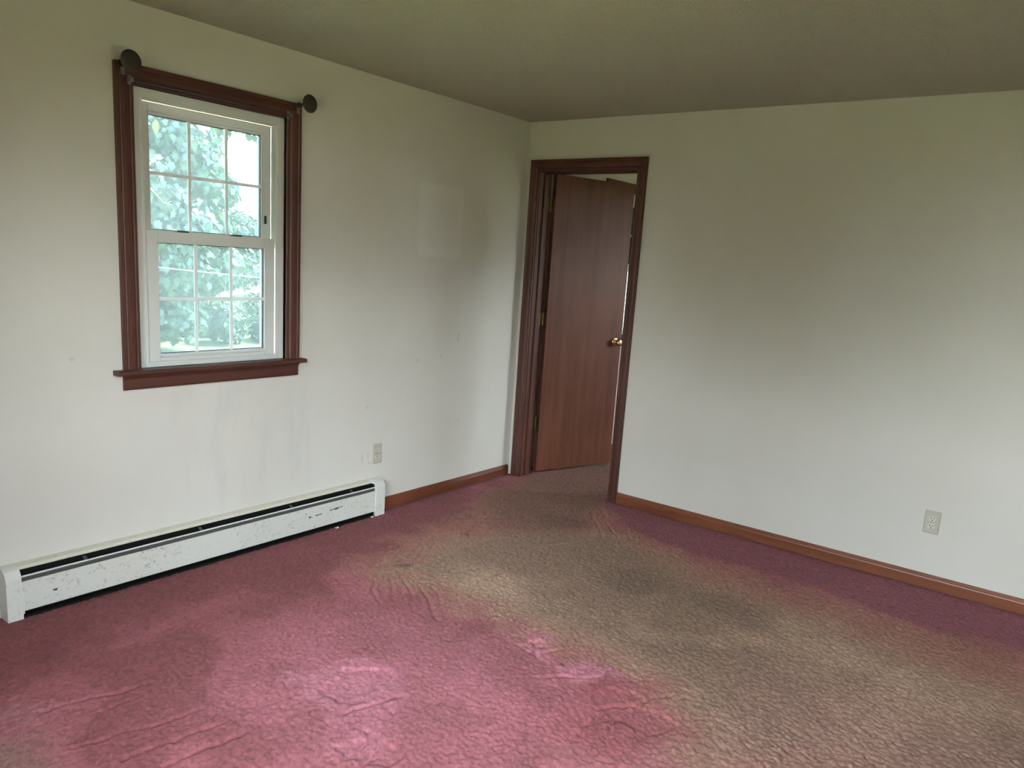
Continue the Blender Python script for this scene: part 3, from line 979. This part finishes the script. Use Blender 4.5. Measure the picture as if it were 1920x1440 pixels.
knob(1)
knob(-1)
door_box(0.6905, 0.692, -0.030, -0.005, 0.905, 0.965).build('latch_plate', M['brass'], leaf)
for hz in (1.838, 1.090, 0.365):
    b = MB().tube([PIN + Vector((0, 0, hz - 0.044)), PIN + Vector((0, 0, hz + 0.044))], 0.0055, 12)
    b.box(TI - 0.036, TI, DY1 - 0.0015, DY1, hz - 0.044, hz + 0.044)
    b.prism([(PIN.x - 0.002, PIN.y), (PIN.x + 0.002, PIN.y), (TI, DY1), (TI - 0.004, DY1)], 'z', hz - 0.044, hz + 0.044)
    door_box(-0.002, 0.0, -0.036, -0.003, hz - 0.044, hz + 0.044, b)
    b.build('hinge', M['aged_brass'], d1, smooth=40)

# ------------------------------------------------------------------ baseboard heater
hx0, hx1 = -3.107, -1.309
hb = empty('baseboard_heater', (-2.2, -0.03, 0.0), 'long off-white metal baseboard heater with chipped paint below the window', 'heater')


def sheet(prof, x0, x1, t=0.0012):
    """thin bent metal sheet: profile (y,z) extruded along x with thickness"""
    mb = MB()
    n = len(prof)
    nr = []
    for i in range(n):
        a, b = prof[max(i - 1, 0)], prof[min(i + 1, n - 1)]
        dy, dz = b[0] - a[0], b[1] - a[1]
        l = math.hypot(dy, dz)
        nr.append((-dz / l * t, dy / l * t))
    out = [(p[0] + q[0], p[1] + q[1]) for p, q in zip(prof, nr)]
    vs = []
    for x in (x0, x1):
        vs += [(x, *p) for p in prof] + [(x, *p) for p in out]
    fs = []
    for i in range(n - 1):
        fs += [(i, i + 1, 2 * n + i + 1, 2 * n + i), (n + i, 3 * n + i, 3 * n + i + 1, n + i + 1),
               (i, n + i, n + i + 1, i + 1), (2 * n + i, 2 * n + i + 1, 3 * n + i + 1, 3 * n + i)]
    fs += [(0, 2 * n, 3 * n, n), (n - 1, 2 * n - 1, 4 * n - 1, 3 * n - 1)]
    return mb.add(vs, fs)


sheet([(-0.001, 0.004), (-0.001, 0.207), (-0.030, 0.2005), (-0.034, 0.196), (-0.034, 0.189), (-0.028, 0.188)], hx0 - 0.01, hx1 + 0.01).build('back_panel', M['heater_top'], hb)
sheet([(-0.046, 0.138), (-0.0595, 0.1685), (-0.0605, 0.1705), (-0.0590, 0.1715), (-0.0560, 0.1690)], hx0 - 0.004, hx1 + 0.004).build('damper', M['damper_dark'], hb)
sheet([(-0.0612, 0.1675), (-0.0618, 0.1705), (-0.0600, 0.1725), (-0.0565, 0.1705)], hx0 - 0.004, hx1 + 0.004).build('damper_lip', M['heater_cap'], hb)
MB().box(hx0 - 0.005, hx1 + 0.005, -0.060, -0.002, -0.002, 0.009).build('gap_shade_strip', M['slot'], hb)  # black strip added as the shade in the gap under the panel
fp = sheet([(-0.050, 0.140), (-0.057, 0.1495), (-0.0635, 0.1495), (-0.0645, 0.147), (-0.0645, 0.033), (-0.062, 0.029), (-0.050, 0.029)], hx0 - 0.006, hx1 + 0.006)
sheet([(-0.0045, 0.006), (-0.0045, 0.186)], hx0 - 0.008, hx1 + 0.008).build('slot_shade_sheet', M['slot'], hb)  # black sheet put in as the shade inside the top opening
fp.build('front_panel', M['heater'], hb)
CAP = [(0.0, 0.0), (0.0, 0.209), (-0.030, 0.2035), (-0.052, 0.197), (-0.0655, 0.180), (-0.069, 0.165), (-0.069, 0.0)]
for (a, b, notch) in ((-3.162, -3.107, 1), (hx1, -1.239, 0)):
    cap = MB().prism(CAP, 'x', a, b).build('end_cap', M['heater_cap'], hb)
    bv = cap.modifiers.new('soft_edges', 'BEVEL')
    bv.width = 0.002
    bv.segments = 2
    bv.limit_method = 'ANGLE'
    bv.angle_limit = math.radians(25)
MB().box(-3.107, -3.102, -0.0665, -0.058, 0.020, 0.150).build('joint_strip', M['heater_cap'], hb)
for bx in (-2.86, -2.35, -1.85, -1.45):
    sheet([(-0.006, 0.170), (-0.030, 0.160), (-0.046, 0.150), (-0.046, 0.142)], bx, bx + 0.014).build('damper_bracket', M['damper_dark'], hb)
pipe = MB().tube([(hx0, -0.030, 0.080), (hx1, -0.030, 0.080)], 0.011, 10).build('copper_pipe', M['copper'], hb, smooth=40)
fn = MB()
for i in range(150):
    x = hx0 + 0.08 + i * 0.011
    fn.box(x, x + 0.0008, -0.055, -0.006, 0.052, 0.108)
tag(fn.build('fin_pack', M['fins'], hb), kind='stuff')

MB().box(hx1 - 0.003, hx1 - 0.0005, -0.056, -0.003, 0.010, 0.187).build('end_shade_sheet', M['slot'], hb)  # black sheet added as shade on the end cap's inner side

# paint flakes on the carpet under the heater
for (x, y, s, lab) in ((-1.60, -0.085, 0.014, 'white curled paint flake on carpet under the heater middle'),
                       (-1.345, -0.078, 0.012, 'white paint flake on carpet by the heater right end cap')):
    r = random.Random(int(s * 1000))
    vs = []
    for k in range(9):
        a = 2 * math.pi * k / 9
        q = s * (0.6 + 0.5 * r.random())
        vs.append((x + math.cos(a) * q * 1.3, y + math.sin(a) * q * 0.6, 0.006 + 0.006 * abs(math.cos(a))))
    top = [(p[0], p[1], p[2] + 0.0012) for p in vs]
    mb = MB().add(vs + top + [(x, y, 0.004), (x, y, 0.0055)],
                  [(k, (k + 1) % 9, 18) for k in range(9)] + [(9 + (k + 1) % 9, 9 + k, 19) for k in range(9)] + [(k, 9 + k, 9 + (k + 1) % 9, (k + 1) % 9) for k in range(9)])
    tag(mb.build('paint_flake', M['flake']), lab, 'paint flake', 'paint flakes on the carpet')


# ------------------------------------------------------------------ outlets
def outlet(base, right, nrm, label):
    """duplex outlet; base: centre on the wall; right: along the wall; nrm: into the room"""
    o = empty('wall_outlet', base, label, 'outlet', 'ivory duplex outlets')
    B, R, N, U = Vector(base), Vector(right), Vector(nrm), Vector((0, 0, 1))

    def place(mb): return MB().add([B + R * p[0] + N * p[1] + U * p[2] for p in mb.v], mb.f)
    pl = MB()
    w, h = 0.0355, 0.0575
    outer = [(-w, -h), (w, -h), (w, h), (-w, h)]
    inner = [(-w + 0.004, -h + 0.004), (w - 0.004, -h + 0.004), (w - 0.004, h - 0.004), (-w + 0.004, h - 0.004)]
    vs = [(p[0], 0.0, p[1]) for p in outer] + [(p[0], 0.003, p[1]) for p in outer] + [(p[0], 0.0062, p[1]) for p in inner]
    fs = [(0, 1, 2, 3), (8, 9, 10, 11)]
    for i in range(4):
        j = (i + 1) % 4
        fs += [(i, j, 4 + j, 4 + i), (4 + i, 4 + j, 8 + j, 8 + i)]
    pl.add(vs, fs)
    place(pl).build('cover_plate', M['ivory'], o)
    for z in (0.0195, -0.0195):
        s = MB()
        pts = []
        for k in range(28):
            a = 2 * math.pi * k / 28
            pts.append((0.0172 * math.cos(a), max(-0.0138, min(0.0138, 0.0172 * math.sin(a))) + z))
        n = len(pts)
        s.add([(p[0], 0.0055, p[1]) for p in pts] + [(p[0] * 0.96, 0.0080, z + (p[1] - z) * 0.96) for p in pts],
              [tuple(range(n, 2 * n))] + [(i, (i + 1) % n, n + (i + 1) % n, n + i) for i in range(n)])
        so = place(s).build('socket', M['socket'], o)
        for sx, hh in ((-0.0064, 0.0046), (0.0064, 0.0038)):
            place(MB().box(sx - 0.0013, sx + 0.0013, 0.0078, 0.0085, z + 0.0035 - hh, z + 0.0035 + hh)).build('slot', M['slot'], so)
        g = MB().lathe((0, 0.0078, z - 0.0078), (0, 1, 0), [(0, 0.0026), (0.0007, 0.0026)], 14)
        place(g).build('ground_hole', M['slot'], so)
    place(MB().lathe((0, 0.006, 0), (0, 1, 0), [(0, 0.0036), (0.0012, 0.0032), (0.0016, 0.002)], 14)).build('screw', M['zinc'], o)
    return o


outlet((-1.2495, 0.0, 0.3465), (1, 0, 0), (0, -1, 0), 'ivory duplex outlet above the right end of the heater')
outlet((0.0, -2.631, 0.337), (0, -1, 0), (-1, 0, 0), 'ivory duplex outlet on the blank wall right of the door')


# ------------------------------------------------------------------ curtain hardware on the window head
def holdback(x, z, side, label):
    o = empty('curtain_holdback', (x, -0.019, z), label, 'curtain holdback', 'curtain holdbacks on the window corners')
    MB().lathe((x, -0.094, z), (0, -1, 0), [(0.0, 0.034), (0.002, 0.0395), (0.004, 0.0400), (0.007, 0.0385), (0.010, 0.033), (0.012, 0.022), (0.013, 0.008)], 40).build('disc', M['bronze'], o, smooth=50)
    MB().lathe((x, -0.019, z), (0, -1, 0), [(0.0, 0.012), (0.003, 0.012), (0.005, 0.0065), (0.072, 0.0065), (0.076, 0.010)], 18).build('stem', M['bronze'], o, smooth=50)
    br = MB()
    bx = x - side * 0.006
    br.box(bx - 0.008, bx + 0.008, -0.021, -0.019, z - 0.040, z - 0.006, 0.0006)
    br.box(bx - 0.008, bx + 0.008, -0.046, -0.021, z - 0.018, z - 0.0165)
    b = br.build('bracket', M['zinc'], o)
    for dz in (-0.034, -0.026):
        MB().lathe((bx, -0.021, z + dz), (0, -1, 0), [(0, 0.0035), (0.0015, 0.003), (0.002, 0.0015)], 12).build('screw', M['zinc'], b)


holdback(-2.642, 2.106, -1, 'dark round curtain holdback at the window upper left corner')
holdback(-1.819, 2.108, 1, 'dark round curtain holdback at the window upper right corner')

cr = empty('curtain_rod', (-2.247, -0.019, 2.050), 'thin dark curtain rod across the top of the window', 'curtain rod')
MB().tube([(-2.603, -0.036, 2.051), (-1.889, -0.036, 2.051)], 0.0032, 10).build('rod', M['rod'], cr, smooth=40)
for bx in (-2.612, -1.880):
    b = MB()
    b.box(bx - 0.007, bx + 0.007, -0.0215, -0.0185, 2.034, 2.070, 0.0008)
    b.box(bx - 0.006, bx + 0.006, -0.043, -0.021, 2.044, 2.0465)
    b.box(bx - 0.006, bx + 0.006, -0.0435, -0.0415, 2.044, 2.060)
    bo = b.build('bracket', M['zinc'], cr)
    for dz in (2.039, 2.065):
        MB().lathe((bx, -0.0215, dz), (0, -1, 0), [(0, 0.0038), (0.0015, 0.0034), (0.002, 0.0015)], 12).build('screw', M['zinc'], bo)

# ------------------------------------------------------------------ outside
tag(MB().box(-70, 70, -70, 80, GZ - 0.3, GZ).build('ground', M['lawn']), 'green lawn outside the house', 'lawn', kind='structure')

MAPLE = np.array([(0, 0), (0.16, -0.06), (0.34, 0.02), (0.28, 0.16), (0.50, 0.36), (0.30, 0.42), (0.30, 0.56), (0.14, 0.62), (0.0, 1.0),
                  (-0.14, 0.62), (-0.30, 0.56), (-0.30, 0.42), (-0.50, 0.36), (-0.28, 0.16), (-0.34, 0.02), (-0.16, -0.06)])
OVAL = np.array([(0, 0), (0.20, 0.22), (0.24, 0.5), (0.14, 0.8), (0, 1.0), (-0.14, 0.8), (-0.24, 0.5), (-0.20, 0.22)])
NEEDLE = np.array([(0, 0), (0.05, 0.2), (0.05, 0.8), (0, 1.0), (-0.05, 0.8), (-0.05, 0.2)])


def leaves(name, pts, nrm, shape, size, mat, parent, seed, droop=0.9):
    g = np.random.default_rng(seed)
    n = len(pts)
    nrm = nrm + g.normal(0, 0.45, (n, 3)) + np.array([0, 0, 0.35])
    nrm /= np.linalg.norm(nrm, axis=1)[:, None]
    tip = g.normal(0, 0.6, (n, 3)) + np.array([0, 0, -droop])
    tip -= (tip * nrm).sum(1)[:, None] * nrm
    tip /= np.linalg.norm(tip, axis=1)[:, None] + 1e-9
    side = np.cross(tip, nrm)
    s = size * (0.6 + 0.7 * g.random(n))
    k = len(shape)
    co = pts[:, None, :] + (side[:, None, :] * shape[None, :, :1] + tip[:, None, :] * shape[None, :, 1:]) * s[:, None, None]
    co += nrm[:, None, :] * (-(np.abs(shape[:, 0]) * 0.25 + shape[:, 1] ** 2 * 0.12))[None, :, None] * s[:, None, None]
    f = np.arange(n * k).reshape(n, k)
    b = base_of(parent)
    o = big_mesh(name, co.reshape(-1, 3) - np.array(b), f, mat, parent)
    a = o.data.attributes.new('tone', 'FLOAT', 'POINT')
    a.data.foreach_set('value', np.repeat(np.clip(g.random(n) * 0.75 + g.random(n) * 0.25, 0, 1), k).astype(np.float32))
    o['kind'] = 'stuff'
    return o


def blob_points(blobs, count, seed, shell=0.55):
    """points near the surface of a set of leafy clumps"""
    g = np.random.default_rng(seed)
    blobs = np.array(blobs)
    wgt = blobs[:, 3] ** 2
    idx = g.choice(len(blobs), count, p=wgt / wgt.sum())
    d = g.normal(0, 1, (count, 3))
    d /= np.linalg.norm(d, axis=1)[:, None]
    r = blobs[idx, 3] * (shell + (1 - shell) * g.random(count) ** 0.5)
    p = blobs[idx, :3] + d * r[:, None] * np.array([1, 1, 0.8])
    return p, d


def crown(cx, cy, cz, rx, ry, rz, n, r0, r1, seed):
    g = np.random.default_rng(seed)
    out = []
    while len(out) < n:
        d = g.normal(0, 1, 3)
        d /= np.linalg.norm(d)
        q = g.random() ** 0.33
        out.append((cx + d[0] * rx * q, cy + d[1] * ry * q, cz + d[2] * rz * q, r0 + (r1 - r0) * g.random()))
    return out


def tree(name, base, blobs, count, shape, size, mat, trunk_r, label, cat, seed, group=None, droop=0.9, trunk_top=None, nbr=14):
    t = empty(name, base, label, cat, group)
    B = Vector(base)
    g = random.Random(seed)
    ctr = Vector(np.mean(np.array(blobs)[:, :3], 0))
    top = Vector((ctr.x, ctr.y, trunk_top if trunk_top else max(b[2] for b in blobs)))
    pts = [B.lerp(top, q) + Vector((g.uniform(-0.08, 0.08), g.uniform(-0.08, 0.08), 0)) * (q > 0) for q in (0, 0.2, 0.4, 0.6, 0.8, 1.0)]
    MB().tube(pts, [trunk_r * q for q in (1.15, 0.95, 0.8, 0.6, 0.4, 0.15)], 9).build('trunk', M['bark'], t, smooth=True)
    for i in range(nbr):
        b = blobs[(i * 7) % len(blobs)]
        e = Vector(b[:3])
        q = max(0.12, min(0.85, (e.z - B.z) / max(0.1, top.z - B.z) - 0.25))
        s = B.lerp(top, q)
        mid = s.lerp(e, 0.5) + Vector((g.uniform(-.15, .15), g.uniform(-.15, .15), g.uniform(-0.05, 0.2)))
        MB().tube([s, mid, e], [trunk_r * 0.32, trunk_r * 0.2, trunk_r * 0.06], 6).build('branch', M['bark'], t, smooth=True)
    p, d = blob_points(blobs, count, seed)
    leaves('foliage', p, d, shape, size, mat, t, seed + 1, droop)
    return t


# the big maple that fills most of the view through the window
b1 = crown(1.9, 9.4, 2.3, 1.75, 1.2, 2.4, 120, 0.40, 0.62, 41) + [(4.35, 9.5, 3.75, 0.42), (3.95, 9.4, 3.72, 0.3), (4.45, 9.5, 3.4, 0.2)]
tree('maple_tree', (1.9, 10.0, GZ), b1, 46000, MAPLE, 0.125, M['leaf'], 0.2, 'dense green maple tree filling the left of the window view', 'tree', 5, trunk_top=4.2)
# looser tree further right, branches against the sky
b2 = crown(5.9, 13.6, 1.7, 1.3, 0.9, 1.35, 26, 0.30, 0.5, 43)
tree('spruce_tree', (6.1, 14.0, GZ), b2, 6000, OVAL, 0.15, M['leaf_dark'], 0.14, 'loose darker tree with bare branches right of the maple', 'tree', 15, droop=0.4, nbr=22)
# tree line at the back of the garden
for i, (x, y, rx, hz, n, mt, lab) in enumerate(((4.4, 20.0, 1.9, 1.7, 5200, 'leaf', 'pale green tree at the back, just right of the maple'),
                                           (9.2, 20.5, 1.8, 1.9, 5200, 'leaf_dark', 'dark green tree at the back, right of centre in the window'),
                                           (14.0, 21.0, 1.9, 2.2, 5200, 'leaf', 'green tree at the back, far right of the window view'),
                                           (-0.9, 20.5, 1.9, 2.4, 5200, 'leaf_dark', 'dark green tree at the back, hidden behind the maple'))):
    bb = crown(x, y, hz * 0.5 + 0.35, rx, 1.0, hz * 0.5 + 0.5, 30, 0.45, 0.75, 47 + i)
    tree('garden_tree', (x, y + 0.2, GZ), bb, n, OVAL, 0.24, M[mt], 0.12, lab, 'tree', 25 + i, group='tree line at the back of the garden', nbr=8)
# shrubs low in the view
for (sx, sy, r, hgt, mt, lab, sd) in ((3.3, 12.2, 0.65, 0.50, 'leaf_yellow', 'yellow-green shrub low in the window view left of centre', 61),
                                     (4.75, 11.2, 0.45, 0.30, 'leaf', 'green leafy shrub low in the window view by the yellow shrub', 62),
                                     (6.1, 11.4, 0.5, 0.75, 'leaf_dark', 'darker green shrub low at the right of the window view', 63),
                                     (3.45, 11.0, 0.3, 0.30, 'leaf_yellow', 'small yellow shrub nearest the maple, low in the window view', 64),
                                     (4.1, 9.95, 0.35, 0.42, 'leaf', 'small green shrub nearest the house, lowest in the window view', 65),
                                     (5.2, 10.0, 0.35, 0.5, 'leaf', 'rounded green shrub at the lower right corner of the window view', 66)):
    bl = crown(sx, sy, GZ + hgt * 0.6 + 0.15, r, 0.4, hgt * 0.6 + 0.15, 14, 0.18, 0.28, sd)
    tree('shrub', (sx, sy, GZ), bl, 1800, OVAL, 0.11, M[mt], 0.03, lab, 'shrub', sd, nbr=6, group='shrubs outside')

# slender young tree just left of the window: only a twig and a leafy sprig of it reach into view
yb = empty('sapling', (-1.85, 2.5, GZ), 'young tree outside showing a pale twig and yellow sprig at the left panes', 'tree')
MB().tube([(-1.85, 2.5, GZ), (-1.84, 2.5, 0.8), (-1.80, 2.46, 1.8), (-1.72, 2.38, 2.6), (-1.68, 2.35, 3.3)], [0.04, 0.035, 0.028, 0.02, 0.008], 8).build('trunk', M['bark'], yb, smooth=True)
MB().tube([(-1.79, 2.46, 1.95), (-1.50, 2.52, 1.98), (-1.36, 2.52, 1.92), (-1.20, 2.5, 1.80), (-1.12, 2.5, 1.724), (-1.038, 2.5, 1.705)], [0.010, 0.008, 0.007, 0.0055, 0.004, 0.002], 6).build('twig', M['twig'], yb, smooth=True)
for pts in ([(-1.12, 2.5, 1.724), (-1.075, 2.5, 1.70), (-1.064, 2.5, 1.657)], [(-1.16, 2.5, 1.76), (-1.14, 2.48, 1.79)], [(-1.09, 2.5, 1.714), (-1.05, 2.5, 1.735)],
            [(-1.20, 2.5, 1.80), (-1.165, 2.5, 1.80)]):
    MB().tube(pts, [0.0035] + [0.0025] * (len(pts) - 2) + [0.0015], 6).build('side_shoot', M['twig'], yb, smooth=True)
MB().tube([(-1.69, 2.36, 2.95), (-1.5, 2.32, 2.75), (-1.40, 2.3, 2.42), (-1.36, 2.3, 2.12)], [0.008, 0.006, 0.004, 0.002], 6).build('branch', M['twig'], yb, smooth=True)
g_ = np.random.default_rng(3)
pp = np.stack([-1.355 + g_.normal(0, 0.03, 16), 2.3 + g_.normal(0, 0.03, 16), 2.02 + 0.36 * g_.random(16)], -1)
leaves('leaves', pp, np.tile(np.array([[0.2, -1.0, 0.1]]), (16, 1)), OVAL, 0.10, M['leaf_yellow'], yb, 9)

# utility wires
for (a, b, r, lab) in (((-8, 6, 1.85), (14, 6, 0.58), 0.007, 'pale cable crossing the view through the lower sash'),
                       ((-4, 16.5, 4.02), (22, 16.5, 5.5), 0.010, 'thin wire against the sky in the upper right pane')):
    n = 24
    A, B_ = Vector(a), Vector(b)
    pts = [A.lerp(B_, i / n) - Vector((0, 0, 0.25 * 4 * (i / n) * (1 - i / n))) for i in range(n + 1)]
    tag(MB().tube(pts, r, 6).build('overhead_wire', M['wire'], None, smooth=True), lab, 'wire', 'overhead wires')

# unseen tall hedges, sized to keep low sky light off the upper walls
src = None
spots = [(-10.8, 4.6 - 3.2 * i, 1.44, 'west') for i in range(7)] + [(-8.2 + 3.1 * i, -9.9, 1.38, 'south') for i in range(7)]
ORD = ('first', 'second', 'third', 'fourth', 'fifth', 'sixth', 'seventh')
for i, (x, y, sc_, side) in enumerate(spots):
    lab = ('%s unseen tall bush from the north end of the hedge west of the house' if side == 'west' else '%s unseen tall bush from the west end of the hedge south of the house') % ORD[i % 7]
    if src is None:
        bw = crown(x, y, 0.85, 0.65, 0.78, 1.0, 40, 0.35, 0.55, 77)
        src = tree('unseen_hedge_bush', (x, y, GZ), bw, 10000, OVAL, 0.22, M['leaf_unseen_hedge'], 0.1, lab, 'bush', 71, group='unseen hedge bushes that block low sky light', nbr=5, trunk_top=1.5)
        src.scale = (sc_, sc_, sc_)
    else:
        c = src.copy()
        COL.objects.link(c)
        c.location = (x, y, GZ)
        c.scale = (sc_, sc_, sc_)
        c.rotation_euler[2] = (0 if side == 'west' else math.pi / 2) + math.pi * (i % 2)
        c['label'] = lab
        for ch in src.children:
            d = ch.copy()
            COL.objects.link(d)
            d.parent = c
